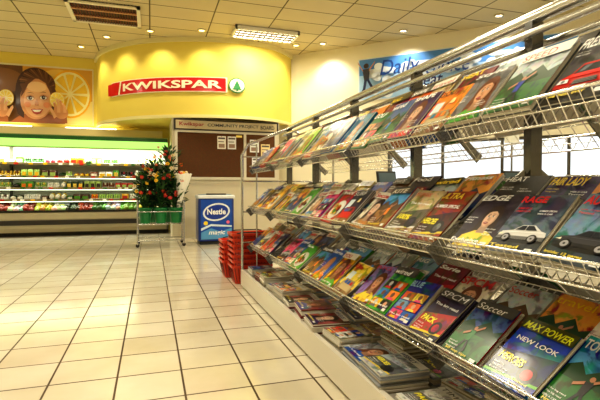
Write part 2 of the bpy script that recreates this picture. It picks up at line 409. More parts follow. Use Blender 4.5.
while x<X1-.3:
    col=R.choice([(90,140,50),(230,235,210),(110,160,50),(235,200,80),(220,130,50),(60,110,40),(240,240,225),(170,60,40),(230,225,180),(60,70,40)]); L=R.uniform(.2,.45)
    xe=min(x+L,X1-.18); xx=x
    while xx<xe:
        for yy,zz in((12.28,.63),(12.42,.66),(12.57,.69),(12.72,.72)):
            r=R.uniform(.06,.09); c=tuple(int(v*R.uniform(.7,1.1)) for v in col)
            mb.sph((xx+R.uniform(-.015,.015),yy,zz+R.uniform(-.01,.03)),r,r,r*.9,c,GLOSS,8,6)
            mb.sph((xx+.05,yy+.06,zz-.07),r,r,r,c,GLOSS,6,4)
        xx+=.12
    x=xe+.03
mb.build('packaged_produce')

# ================================================================ NOTICE BOARD WALL
mb=MB()
BX0,BX1,BY=.46,2.98,10.78
mb.box(BX0,BX1,BY,12.0,0,BZ-.04,(214,204,180)); mb.build('wall_noticeboard')
nb=empty('notice_board'); mb=MB()
mb.box(.52,2.92,BY-.05,BY,1.34,1.40,(215,208,190)); mb.box(.52,2.92,BY-.05,BY,2.42,2.47,(215,208,190))
for x in(.52,2.1,2.86): mb.box(x,x+.06,BY-.05,BY,1.4,2.42,(215,208,190))
mb.box(.58,2.1,BY-.02,BY,1.4,2.42,(92,56,26),CORK); mb.box(2.16,2.86,BY-.02,BY,1.4,2.42,(98,62,32),CORK)
mb.box(.5,2.94,BY-.07,BY,2.47,2.72,(44,36,30)); mb.box(.54,2.9,BY-.075,BY-.07,2.50,2.69,(190,174,136),GLOSS)
pl=Plane2D(mb,lambda u,v,l:(u,BY-.076-l,v),GLOSS)
pl.text('Kwikspar',.62,2.54,.55,.11,(150,30,30)); pl.text('COMMUNITY PROJECT',1.25,2.545,1.2,.09,(40,40,40)); pl.text('BOARD',2.5,2.545,.34,.09,(40,40,40))
pl=Plane2D(mb,lambda u,v,l:(u,BY-.021-l,v),PAINT)
for(u,v,w,h,c)in((1.48,2.06,.2,.30,(245,240,225)),(1.72,2.06,.2,.30,(235,235,235)),(1.92,2.34,.14,.05,(245,220,120)),(2.25,2.0,.22,.3,(240,240,235)),(2.52,1.9,.22,.3,(235,215,160)),(2.3,1.6,.2,.28,(240,240,240))):
    pl.rect(u,u+w,v,v+h,c)
    if h>.1:
        pl.rect(u+.02,u+w-.02,v+h-.07,v+h-.03,(90,80,80)); pl.rect(u+.02,u+w-.05,v+h-.14,v+h-.12,(120,110,110)); pl.rect(u+.03,u+w-.03,v+.03,v+h*.4,(160,130,110))
        pl.ell(u+w/2,v+h-.01,.01,.01,(200,30,30),8)
mb.build('board_frame',parent=nb)

# ================================================================ FREEZER
fz=empty('ice_cream_freezer'); mb=MB()
fx0,fx1,fy0,fy1=.90,1.62,9.32,9.95
mb.rbox(fx0+.03,fx1-.03,fy0+.03,fy1-.03,0,.08,.03,(30,30,34))
mb.rbox(fx0,fx1,fy0,fy1,.07,.93,.05,(14,50,130),GLOSS)
mb.rbox(fx0-.02,fx1+.02,fy0-.02,fy1+.02,.93,1.0,.05,(226,230,234),GLOSS)
mb.box(fx0+.05,fx1-.05,fy0+.05,fy1-.05,1.0,1.012,(120,150,175),GLOSS); mb.box((fx0+fx1)/2-.2,(fx0+fx1)/2+.2,fy0+.03,fy0+.05,1.0,1.03,(40,40,44))
pl=Plane2D(mb,lambda u,v,l:(fx0+.72*u,fy0-.002-l,.07+.86*v),GLOSS); pl.step=.001
pl.rect(.07,.93,.04,.97,(20,80,180)); pl.poly([(.07,.04),(.93,.04),(.93,.3),(.6,.22),(.35,.3),(.07,.2)],(90,160,215))
pl.poly([(.07,.3),(.35,.4),(.93,.36),(.93,.32),(.35,.35),(.07,.24)],(220,236,248))
pl.ell(.5,.68,.38,.21,(235,240,248),24,rot=.12); pl.ell(.5,.68,.33,.17,(24,60,160),24,rot=.12); pl.text('Nestle',.24,.62,.52,.14,(255,255,255),.03)
pl.text('magic',.28,.12,.46,.13,(255,255,255),.02,.2); pl.ell(.2,.42,.06,.05,(250,220,60),10); pl.ell(.82,.44,.05,.04,(240,120,160),10)
mb.build('cabinet',parent=fz)

# ================================================================ FLOWER STAND
DX=.07
fs=empty('flower_stand'); mb=MB()
CH=(190,190,190); sx0,sx1,sy0,sy1=-.32+DX,.54+DX,9.25,9.85
for x in(sx0,sx1):
    for y in(sy0,sy1):
        mb.tube((x,y,.07),(x,y,.9),.015,CH,METAL,8); mb.tube((x,y-.02,.035),(x,y+.02,.035),.035,(30,30,30),GLOSS,10)
        mb.box(x-.015,x+.015,y-.025,y+.025,.05,.09,CH,METAL)
for z in(.12,.44,.68):
    mb.path([(sx0,sy0,z),(sx1,sy0,z),(sx1,sy1,z),(sx0,sy1,z),(sx0,sy0,z)],.011,CH,METAL)
for i in range(1,10):
    x=sx0+(sx1-sx0)*i/10; mb.tube((x,sy0,.44),(x,sy1,.44),.006,CH,METAL,5)
mb.path([(sx0,sy1,.9),(sx0,sy1-.05,1.0),(sx1,sy1-.05,1.0),(sx1,sy1,.9)],.012,CH,METAL)
mb.build('trolley_frame',parent=fs)
mb=MB(); gb=MB(); fl=MB()
bk=[(-.18+DX,9.42,.45,1.05),(.11+DX,9.40,.45,1.),(.40+DX,9.42,.45,1.0),(-.04+DX,9.7,.45,1.55),(.28+DX,9.72,.45,1.95)]
FC=[(244,200,50),(200,30,34),(200,36,40),(240,224,180),(230,110,40),(214,60,70)]
for bi,(x,y,z,hh) in enumerate(bk):
    mb.lathe((x,y,z),[(.095,0),(.10,.01),(.13,.28),(.14,.285),(.14,.305),(.125,.305),(.115,.2)],(14,124,64),GLOSS,16)
    top=z+.3
    for k in range(230):
        a=R.uniform(0,6.283); r=R.uniform(.02,.25)*(1 if k%3 else .5); h=R.uniform(.0,.6)*hh; r*=min(1,.35+h*1.6)
        bx,by,bz=x+r*math.cos(a),y+r*math.sin(a),top+h
        d=Vector((math.cos(a)*R.uniform(.4,1),math.sin(a)*R.uniform(.4,1),R.uniform(-.2,1.2))).normalized(); side=d.cross(Vector((0,0,1))).normalized()
        L=R.uniform(.09,.19);w=L*.22; p=Vector((bx,by,bz)); nn=side.cross(d)*.02
        c=R.choice([(16,52,16),(28,74,24),(10,38,14),(44,92,32),(22,62,28),(60,104,44)])
        gb.add([p,p+d*L*.4+side*w+nn,p+d*L,p+d*L*.4-side*w+nn],[(0,1,2,3)],c,LEAF)
        if k%6==0: gb.tube((x+r*.2*math.cos(a),y+r*.2*math.sin(a),z+.1),(bx,by,bz),.005,(40,84,32),LEAF,4)
    for k in range(10 if bi<3 else 22):
        a=R.uniform(3.2,6.2) if k%2 else R.uniform(0,6.283); r=R.uniform(.05,.26); h=R.uniform(.2,.66)*hh; cx,cy,cz=x+r*math.cos(a),y+r*math.sin(a)-.03,top+h
        c=R.choice(FC)
        gb.tube((x,y,top-.05),(cx,cy,cz),.004,(50,100,40),LEAF,4)
        for j in range(8):
            t=j*.785; px_,pz_=math.cos(t),math.sin(t); s=R.uniform(.024,.036)
            fl.add([(cx,cy-.012,cz),(cx+s*math.cos(t-.35),cy-.022,cz+s*math.sin(t-.35)),(cx+1.35*s*px_,cy-.012,cz+1.35*s*pz_),(cx+s*math.cos(t+.35),cy-.022,cz+s*math.sin(t+.35))],[(0,1,2,3)],c,LEAF)
        fl.sph((cx,cy-.016,cz),.012,.012,.012,(190,120,30),LEAF,6,4)
mb.build('buckets',parent=fs); gb.build('foliage',parent=fs); fl.build('blooms',parent=fs)
mb=MB()
mb.loft([[(.46+DX+r*math.cos(a*math.pi/6)+dx,9.36+r*math.sin(a*math.pi/6)*.8,z+.02*math.sin(a*2.1)*(r>.07)) for a in range(12)] for r,z,dx in((.03,.72,-.02),(.06,.95,.02),(.12,1.2,.06),(.17,1.42,.08),(.15,1.41,.08),(.03,1.0,.03))],(244,240,228),PAINT,False)
for k in range(12): 
    a=k*.52; mb.sph((.54+DX+.07*math.cos(a)*(k%3)/2,9.36+.07*math.sin(a)*(k%3)/2,1.43+.02*(k%2)),.03,.03,.028,R.choice(FC),LEAF,6,5)
mb.build('wrapped_bouquet',parent=fs)

# ================================================================ SHOPPING BASKETS
def basket(mb,cx,cy,z,handle):
    RD=(206,60,30); hb,ht=(.20,.135),(.235,.165); Hh=.22
    def rr(hx,hy,zz,r=.03):
        o=[]
        for sx,sy,a0 in((1,1,0),(-1,1,90),(-1,-1,180),(1,-1,270)):
            for i in range(4):
                a=math.radians(a0+30*i); o.append((cx+sx*(hx-r)+r*math.cos(a),cy+sy*(hy-r)+r*math.sin(a),z+zz))
        return o
    rings=[rr(hb[0],hb[1],0),rr(*ht,Hh-.03),rr(ht[0]+.012,ht[1]+.012,Hh-.03),rr(ht[0]+.012,ht[1]+.012,Hh),rr(ht[0]-.006,ht[1]-.006,Hh),rr(hb[0]-.004,hb[1]-.004,.006)]
    mb.loft(rings,RD,GLOSS,False,caps=False); mb.add(rr(hb[0],hb[1],0.002),[tuple(range(16))],RD,GLOSS)
    for i in range(12):
        t=-.9+1.8*i/11
        for sgn in(-1,1):
            mb.tube((cx+t*hb[0],cy+sgn*(hb[1]+.001),z+.02),(cx+t*ht[0],cy+sgn*(ht[1]+.001),z+Hh-.03),.005,(110,16,10),GLOSS,4)
    for i in range(8):
        t=-.85+1.7*i/7
        for sgn in(-1,1):
            mb.tube((cx+sgn*(hb[0]+.001),cy+t*hb[1],z+.02),(cx+sgn*(ht[0]+.001),cy+t*ht[1],z+Hh-.03),.005,(110,16,10),GLOSS,4)
    for sgn in(-1,1):
        y=cy+sgn*(ht[1]+.008) 
        mb.path([(cx-ht[0]*.8,y,z+Hh+.002),(cx-ht[0]*.6,y+.012*sgn,z+Hh+.012),(cx+ht[0]*.6,y+.012*sgn,z+Hh+.012),(cx+ht[0]*.8,y,z+Hh+.002)],.008,(150,30,18) if not handle else (40,36,36),GLOSS,5)
for cx,cy,nn in((1.13,5.42,7),(1.08,5.84,5)):
    mb=MB()
    for k in range(nn): basket(mb,cx+.006*(k%2),cy,.002+k*.062,k==nn-1)
    mb.build('shopping_basket_stack')

# ================================================================ MAGAZINE RACK
rk=empty('magazine_rack')
GY=(120,120,122)
BR=[-.25+.9*i for i in range(7)]; YA,YE=BR[0],BR[-1]
CX=1.55
TI=[dict(x=1.12,z=1.295,bx=1.42,bz=1.625),dict(x=1.10,z=.84,bx=1.44,bz=1.15),dict(x=1.10,z=.42,bx=1.47,bz=.72)]
mb=MB()
for sd in(1,-1):
    X=lambda x:CX+(x-CX)*sd
    a,b=sorted((X(.99),X(CX)))
    mb.box(a,b,YA,YE,.03,.16,(226,220,206)); 
    a,b=sorted((X(.97),X(1.0))); mb.box(a,b,YA-.01,YE+.01,.02,.19,(232,226,214),GLOSS)
    a,b=sorted((X(1.0),X(CX))); mb.box(a,b,YA,YE,.16,.168,(165,160,150))
    a,b=sorted((X(1.03),X(CX))); mb.box(a,b,YA+.02,YE-.02,0,.03,(40,40,40))
mb.box(.99,2*CX-.99,YE-.012,YE+.004,.02,.19,(230,226,218),GLOSS)
mb.build('base_deck',parent=rk)
mb=MB()
for y in BR:
    mb.box(CX-.03,CX+.03,y-.02,y+.02,.16,1.81,GY,METAL)
    for sd in(1,-1):
        X=lambda x:CX+(x-CX)*sd
        for ti,t in enumerate(TI):
            dz=.02 if ti==0 else .04
            p0=Vector((X(t['x']-.015),y-.004,t['z']-dz)); p1=Vector((X(CX-.03),y-.004,t['bz']+(CX-.03-t['bx'])*(t['bz']-t['z'])/(t['bx']-t['x'])-.06))
            d=p1-p0; nrm=Vector((-d.z*sd,0,abs(d.x))).normalized()
            q=[p0,p0+d,p0+d+nrm*.03,p0+nrm*(.06 if ti==0 else .09),]
            v=[Vector(a) for a in q]+[Vector(a)+Vector((0,.008,0)) for a in q]
            mb.add(v,[(0,1,2,3),(7,6,5,4),(0,4,5,1),(1,5,6,2),(2,6,7,3),(3,7,4,0)],(140,140,142),METAL)
mb.tube((CX,YA-.05,1.83),(CX,YE+.02,1.83),.027,(215,215,215),METAL,14)
for sd in(1,-1):
    X=lambda x:CX+(x-CX)*sd
    mb.tube((X(1.47),YA,1.735),(X(1.47),YE,1.735),.015,(210,210,210),METAL,10)
    for y in BR: mb.tube((X(1.47),y,1.735),(CX,y,1.735),.010,(170,170,170),METAL,6)
for z in(.55,1.05,1.55): mb.box(CX-.012,CX+.012,YA,YE,z-.02,z+.02,GY,METAL)
for sd in(1,-1):
    X=lambda x:CX+(x-CX)*sd
    mb.path([(X(.99),YE+.02,.19),(X(.99),YE+.02,1.5),(X(1.06),YE+.02,1.62),(CX,YE+.02,1.82)],.015,(200,200,200),METAL,8)
    mb.path([(X(1.16),YE+.02,.19),(X(1.16),YE+.02,1.63)],.009,(200,200,200),METAL,6)
for z in(.5,.85,1.2,1.48): mb.tube((.99,YE+.02,z),(2*CX-.99,YE+.02,z),.009,(200,200,200),METAL,6)
mb.build('frame',parent=rk)
mb=MB(); WC=(245,245,245)
for sd in(1,-1):
    X=lambda x:CX+(x-CX)*sd
    for t in TI:
        ltx,ltz=t['x']-.045,t['z']+.075
        y=YA+.02
        st=.035 if sd==1 else .07
        while y<YE:
            mb.path([(X(ltx),y,ltz),(X(t['x']),y,t['z']),(X(t['bx']),y,t['bz'])],.0021,WC,METAL,4); y+=st
        for f in(0,.5,1): mb.tube((X(t['x']+(ltx-t['x'])*f),YA,t['z']+(ltz-t['z'])*f),(X(t['x']+(ltx-t['x'])*f),YE,t['z']+(ltz-t['z'])*f),.005 if f!=.5 else .003,WC,METAL,6)
        for f in(.33,.66,1): mb.tube((X(t['x']+(t['bx']-t['x'])*f),YA,t['z']+(t['bz']-t['z'])*f-.003),(X(t['x']+(t['bx']-t['x'])*f),YE,t['z']+(t['bz']-t['z'])*f-.003),.0035,WC,METAL,6)
mb.build('wire_trays',parent=rk)

# ---------------- magazines
TITLES=['RAGE','SPCM','RIG','AUTO','SHAPE','SURF','HEAT','YOU','KICK OFF','GAMER','Style','BIKE','Garden','travel','Food','GOLF','people','Home','SPORT','Cosmo','FAIR LADY','GETAWAY','Elle','Vogue','wired','Living','Bride','Soccer','hello','Kids','PC WORLD','Huisgenoot','Sarie','time','Decor','Fitness']
LINES=['WIN A CAR','50 top tips','NEW LOOK','Exclusive','The best ever','SUMMER SPECIAL','Free DVD inside','HOT STUFF','Tested','The big read','How to live well','Inside: 12 pages']
BG=[(220,20,20),(236,226,206),(10,50,170),(20,20,24),(250,190,10),(40,130,210),(230,90,14),(130,10,40),(24,120,44),(206,184,140),(120,160,200),(236,70,130),(6,120,160),(110,70,36),(225,225,220),(60,30,100),(120,120,126),(190,130,60),(24,28,90),(250,140,30),(80,180,60),(24,22,22),(50,40,66),(250,220,70),(200,20,30),(0,90,190)]
def dk(c,f): return tuple(min(255,int(x*f)) for x in c)
def small_lines(pl,u,v,n,col,w=.34,h=.03,gap=.05):
    for k in range(n):
        pl.text(R.choice(LINES),u,v-k*gap,w*R.uniform(.6,1),h*R.uniform(.7,1.1),col,.01)
def cover(pl,spec):
    bg,tcol,title,style=spec
    r=R
    pl.rect(0,1,0,1,bg,PHOTO)
    if style=='car':
        cc=r.choice([(200,24,24),(225,225,225),(26,74,160),(60,60,66),(150,155,160)])
        if r.random()<.5:
            pl.rect(0,1,0,.3,dk(bg,.45),PHOTO)
            x,y=.04,.2; s=1.08
            pl.ell(.52,y+.01,.48,.04,(16,16,18))
            P=lambda a,b:(x+a*s,y+b*s)
            pl.poly([P(0,.03),P(.01,.11),P(.08,.14),P(.24,.165),P(.36,.245),P(.58,.25),P(.74,.17),P(.84,.15),P(.87,.09),P(.86,.03)],cc)
            pl.poly([P(.0,.03),P(.86,.03),P(.87,.08),P(.01,.07)],dk(cc,.5)); pl.poly([P(.05,.125),P(.8,.14),P(.8,.15),P(.05,.135)],dk(cc,1.35))
            pl.poly([P(.27,.165),P(.37,.232),P(.45,.236),P(.45,.165)],(28,34,44)); pl.poly([P(.47,.165),P(.47,.236),P(.57,.236),P(.67,.17)],(28,34,44))
            pl.poly([P(.01,.09),P(.09,.115),P(.09,.085)],(255,250,220)); 
            for wx in(.19,.68): pl.ell(x+wx*s,y+.045,.09,.066,(12,12,14),16); pl.ell(x+wx*s,y+.045,.062,.045,(170,170,176),12); pl.ell(x+wx*s,y+.045,.02,.015,(40,40,44),8)
        else:
            pl.rect(0,1,0,.26,dk(bg,.4),PHOTO); y=.14
            pl.poly([(.06,y),(.94,y),(.97,y+.12),(.93,y+.24),(.8,y+.29),(.7,y+.42),(.3,y+.42),(.2,y+.29),(.07,y+.24),(.03,y+.12)],cc)
            pl.poly([(.23,y+.28),(.31,y+.39),(.69,y+.39),(.77,y+.28)],(30,38,50)); pl.poly([(.3,y+.3),(.36,y+.38),(.46,y+.38),(.38,y+.3)],(110,124,140))
            pl.poly([(.1,y+.22),(.9,y+.22),(.78,y+.275),(.22,y+.275)],dk(cc,1.2)); pl.poly([(.3,y+.1),(.7,y+.1),(.66,y+.17),(.34,y+.17)],(18,18,20))
            for k in range(3): pl.rect(.33,.67,y+.11+k*.02,y+.116+k*.02,(150,150,155))
            for q in((.07,.25),(.75,.93)): pl.poly([(q[0],y+.14),(q[1],y+.14),(q[1]-.02,y+.2),(q[0]+.02,y+.2)],(240,244,250)); pl.ell((q[0]+q[1])/2,y+.17,.03,.022,(120,130,140),10)
            pl.poly([(.08,y),(.92,y),(.94,y+.06),(.06,y+.06)],dk(cc,.5)); pl.rect(.4,.6,y+.02,y+.055,(235,235,220))
            for q in(.06,.8): pl.rect(q,q+.14,y-.06,y+.01,(10,10,12))
        pl.text(r.choice(LINES),.06,.07,.6,.05,(250,226,70)); small_lines(pl,.08,.72,2,tcol); small_lines(pl,.56,.68,2,(255,255,255))
    elif style=='face':
        sk=r.choice([(226,168,130),(200,136,98),(120,76,52),(234,192,162)]); ha=r.choice([(50,30,18),(24,18,16),(180,130,66),(110,54,24)]); cl=r.choice(BG); cx=r.uniform(.42,.62); z=r.uniform(.95,1.35)
        F=lambda u,v:(cx+(u)*z,.5+(v-.5)*z)
        def pp(pts,c,m=None): pl.poly([(max(0,min(1,a)),max(0,min(1,b))) for a,b in (F(*q) for q in pts)],c,m)
        pp([(-.21,.5),(-.24,.3),(-.2,.18),(.2,.16),(.25,.3),(.21,.5)],ha)
        pl.ell(cx,.5+.06*z,.21*z,.21*z,ha,18)
        pp([(-.44,-.1),(-.38,.2),(-.14,.3),(.14,.3),(.38,.2),(.44,-.1)],cl,PHOTO); pp([(-.1,.26),(.1,.26),(.08,.42),(-.08,.42)],dk(sk,.75))
        pl.ell(cx,.5+.03*z,.14*z,.17*z,dk(sk,.86),20); pl.ell(cx-.012*z,.5+.035*z,.12*z,.15*z,sk,18)
        pp([(-.15,.6),(-.1,.7),(.06,.71),(.15,.6),(.04,.66),(-.06,.65)],ha)
        for e in(-.058,.052):
            ex,ey=F(e,.555); pl.ell(ex,ey,.03*z,.013*z,(235,230,225),8); pl.ell(ex,ey,.013*z,.013*z,(36,24,20),8); pl.poly([(ex-.036*z,ey+.012*z),(ex,ey+.024*z),(ex+.036*z,ey+.012*z),(ex,ey+.014*z)],(24,16,14)); pl.rect(ex-.036*z,ex+.036*z,ey+.038*z,ey+.046*z,dk(ha,.8))
        pp([(-.01,.54),(.008,.54),(.024,.485),(0,.478),(-.024,.485)],dk(sk,.82)); mx,my=F(0,.43); pl.ell(mx,my,.052*z,.02*z,(164,40,48),12); pl.rect(mx-.03*z,mx+.03*z,my-.002,my+.004,(240,230,226))
        lc=(255,255,255) if sum(bg)<420 else (150,20,30)
        small_lines(pl,.04,.5,3,lc,.28); small_lines(pl,.7,.3,3,lc,.26); pl.text(r.choice(LINES),.06,.06,.7,.06,r.choice([(250,226,70),(255,255,255)]))
    elif style=='bold':
        pl.poly([(0,.44),(1,.6),(1,.2),(0,.1)],dk(bg,.5) if sum(bg)>200 else (190,26,26),PHOTO)
        pl.poly([(0,.1),(1,.2),(1,.16),(0,.06)],r.choice([(240,210,40),(120,200,60),(230,230,230)]))
        pl.ell(.72,.26,.17,.13,(20,20,22),14,mat=PHOTO); pl.ell(.72,.26,.1,.08,r.choice(BG),12,mat=PHOTO)
        pl.text(r.choice(['PACK','XXL','SUPER','HEROES','100%']),.07,.3,.5,.12,(250,236,60),.04,.15); pl.text(r.choice(LINES),.1,.64,.8,.07,(255,255,255))
        small_lines(pl,.08,.22,3,(255,255,255)); small_lines(pl,.55,.12,2,(255,240,90))
    elif style=='scene':
        sk=r.choice([(90,170,230),(236,160,60),(70,100,160),(190,200,206)])
        pl.rect(0,1,.4,1,sk,PHOTO); g=r.choice([(36,110,38),(16,70,136),(156,112,56)])
        pl.poly([(0,.4),(0,.55),(.2,.66),(.36,.54),(.6,.7),(.82,.55),(1,.62),(1,.4)],dk(g,.6)); pl.rect(0,1,0,.42,g,PHOTO)
        x=r.uniform(.35,.6); c=r.choice(BG)
        pl.ell(x,.52,.04,.035,(190,130,96),10); pl.poly([(x-.07,.47),(x+.07,.48),(x+.05,.3),(x-.05,.3)],c); pl.poly([(x-.05,.3),(x,.3),(x-.08,.1),(x-.13,.12)],(30,30,40)); pl.poly([(x,.3),(x+.05,.3),(x+.14,.14),(x+.09,.1)],(30,30,40)); pl.poly([(x+.06,.47),(x+.2,.56),(x+.19,.6),(x+.04,.5)],(190,130,96)); pl.poly([(x-.06,.47),(x-.2,.4),(x-.19,.36),(x-.05,.43)],(190,130,96))
        small_lines(pl,.06,.2,3,(255,255,255)); pl.text(r.choice(LINES),.1,.05,.6,.05,(250,226,70))
    elif style=='food':
        pl.ell(.5,.4,.4,.3,(225,222,215),22); pl.ell(.5,.4,.32,.24,(240,238,230),22)
        for k in range(30): a=r.uniform(0,6.28); q=r.uniform(0,.27); pl.ell(.5+q*math.cos(a),.4+q*.75*math.sin(a),r.uniform(.04,.09),r.uniform(.03,.06),r.choice([(200,54,20),(230,150,34),(70,140,34),(130,66,26),(240,200,80)]),9,mat=PHOTO)
        small_lines(pl,.06,.12,2,tcol,.5)
    elif style=='room':
        pl.rect(0,1,.0,.28,(150,110,70),PHOTO); pl.rect(.1,.4,.45,.72,(220,236,244)); pl.rect(.24,.26,.45,.72,(240,240,235))
        c=r.choice(BG); pl.rect(.2,.85,.16,.34,c); pl.poly([(.2,.34),(.85,.34),(.82,.48),(.23,.48)],dk(c,.8)); pl.rect(.14,.22,.14,.4,dk(c,.9)); pl.rect(.83,.91,.14,.4,dk(c,.9))
        for k in range(3): pl.poly([(.28+.18*k,.34),(.42+.18*k,.34),(.4+.18*k,.44),(.3+.18*k,.44)],r.choice(BG))
        pl.poly([(.62,.62),(.8,.62),(.76,.74),(.66,.74)],(246,226,160)); small_lines(pl,.06,.1,2,(255,255,255),.5)
    else:
        for k in range(2):
            for j in range(3): 
                c=r.choice(BG); u=.05+.47*k;v=.05+.22*j; pl.rect(u,u+.42,v,v+.2,c,PHOTO); pl.ell(u+.21,v+.11,.07,.06,r.choice([(222,166,130),(120,76,52),(200,200,200)]),10); pl.poly([(u+.08,v),(u+.12,v+.05),(u+.3,v+.05),(u+.34,v)],r.choice(BG))
        pl.text(r.choice(LINES),.08,.1,.84,.05,(255,255,255))
    th=r.uniform(.09,.15); tw=r.uniform(.6,.9) if len(title)>4 else r.uniform(.45,.75); 
    if title in('MAX POWER','SPCM','FRESH METAL'): tw,th=.9,.17
    if r.random()<.22: pl.rect(0,1,.82,1,dk(tcol,.3) if sum(tcol)>350 else (240,236,226)); th=.11
    pl.text(title,.05,.95-th,tw,th,tcol,r.choice([.0,.02,.035]),r.choice([0,0,.2]))
    pl.rect(.82,.96,.02,.08,(240,240,240)); 
ST=['face','face','bold','collage','scene','food','face','scene','room','collage','car']
def rspec(title=None):
    bg=R.choice(BG); t=R.choice([(255,255,255),(250,215,20),(230,20,30),(255,255,255),(20,20,24),(250,215,20)])
    if abs(sum(bg)-sum(t))<260: t=(255,255,255) if sum(bg)<380 else (200,16,26)
    return (bg,t,title or R.choice(TITLES),R.choice(ST))
def magazine(mb,O,U,V,w,h,t,spec,copies=1):
    O,U,V=Vector(O),Vector(U).normalized(),Vector(V).normalized(); Nn=U.cross(V)
    z=0
    for k in range(copies):
        du,dv=(R.uniform(-.008,.008),R.uniform(-.008,.006)) if k<copies-1 else (0,0)
        o=O+U*du+V*dv+Nn*z
        mb.obox(o,U*w,V*h,Nn*(t*.86),R.choice([(226,222,212),(206,198,184),dk(spec[0],.8)]),PAINT)
        z+=t
    z-=t*.1
    pl=Plane2D(mb,lambda u,v,l:O+U*(u*w)+V*(v*h)+Nn*(z+l),GLOSS)
    cover(pl,spec)
mb=MB()
special={
 (0,0):[(1.02,((80,82,88),(240,240,240),'FRESH METAL','car')),(1.27,((110,120,130),(210,20,20),'SPEED','scene')),(1.50,((120,120,125),(255,255,255),'Style','face'))],
 (1,0):[(.86,((40,110,44),(255,255,255),'OUTDOOR','scene')),(1.10,((120,150,180),(230,30,30),'AUTO','car')),(1.34,((100,112,130),(230,20,26),'RAGE','car')),(1.60,((50,40,56),(240,240,240),'EDGE','face')),(1.84,((160,50,20),(250,220,60),'ULTRA','bold')),(2.3,((220,36,30),(250,240,220),'KITE','scene'))],
 (2,0):[(.80,((70,70,76),(235,235,235),'Wild','scene')),(1.10,((70,76,90),(235,235,235),'TOP GEAR','scene')),(1.36,((10,60,200),(240,245,40),'MAX POWER','bold')),(1.84,((44,36,70),(235,235,240),'SPCM','bold')),(2.08,((40,46,170),(170,220,250),'BLUE','collage')),(2.32,((140,120,190),(220,30,40),'RIG','face'))],
}
for ti,t in enumerate(TI):
    for sd in(1,-1):
        X=lambda x:CX+(x-CX)*sd
        for row in((1,0) if sd==1 else (1,)):
            a=math.atan2(t['bz']-t['z'],t['bx']-t['x'])+math.radians(2 if row==0 else 0)
            y=YA+.24
            sp=list(special.get((ti,row),[])) if sd==1 else []
            while y<YE-.01:
                w=R.uniform(.195,.222); h=R.uniform(.255,.295)
                nb_=[b for b in BR if y-w-.0<b+.008 and b-.006<y]
                if nb_: y=nb_[0]+.012+w
                if y>YE-.01: break
                rot=R.uniform(-.09,.09) if row==0 else R.uniform(-.05,.05)
                U=Vector((0,-sd,0)); V=Vector((math.cos(a)*sd,0,math.sin(a))); Nn=U.cross(V)
                U2=U*math.cos(rot)+V*math.sin(rot); V2=V*math.cos(rot)-U*math.sin(rot)
                s0=R.uniform(.012,.03) if row==0 else (R.uniform(.13,.16) if ti==0 else R.uniform(.15,.18)); off=.036 if row==0 else .006
                if ti==0 and row==1: h=min(h,.28)
                base=Vector((X(t['x']),0,t['z']))+V*s0+Nn*(off+R.uniform(0,.006))
                ystart=y if sd==1 else y-w
                sc=None
                if sp:
                    best=min(sp,key=lambda q:abs(q[0]-y))
                    if abs(best[0]-y)<.13: sc=best[1]; sp.remove(best)
                spec=sc or rspec()
                copies=R.randint(2,6) if row==0 else R.randint(2,4)
                magazine(mb,base+Vector((0,ystart,0)),U2,V2,w-.004,h,.0050 if row==0 else .0065,spec,copies)
                y+=w+R.uniform(.0,.012)
mb.build('magazines')
mb=MB()
for row,(xf,y0) in enumerate(((1.02,YA+.3),(1.285,YA+.35))):
    y=y0
    while y<YE-.05:
        w=R.uniform(.23,.29); h=.25 if row==0 else .24
        rot=R.uniform(-.14,.14)
        U=Vector((0,-1,0));V=Vector((1,0,0)); U2=U*math.cos(rot)+V*math.sin(rot);V2=V*math.cos(rot)-U*math.sin(rot)
        n=R.randint(4,14)
        spec=(R.choice([(190,196,204),(225,220,210),(110,140,180),(236,234,226),(150,60,60),(70,100,150),(190,180,150)]),R.choice([(30,50,120),(170,30,30),(20,20,24)]),R.choice(['DAILY NEWS','THE STAR','ARGUS','TIMES','WEEKLY']),R.choice(['collage','face','scene','collage','bold']))
        magazine(mb,(xf+R.uniform(-.02,.01),y,.1685),U2,V2,w-.01,h,.008,spec,n)
        y+=w+R.uniform(.01,.04)
mb.build('newspaper_stacks')

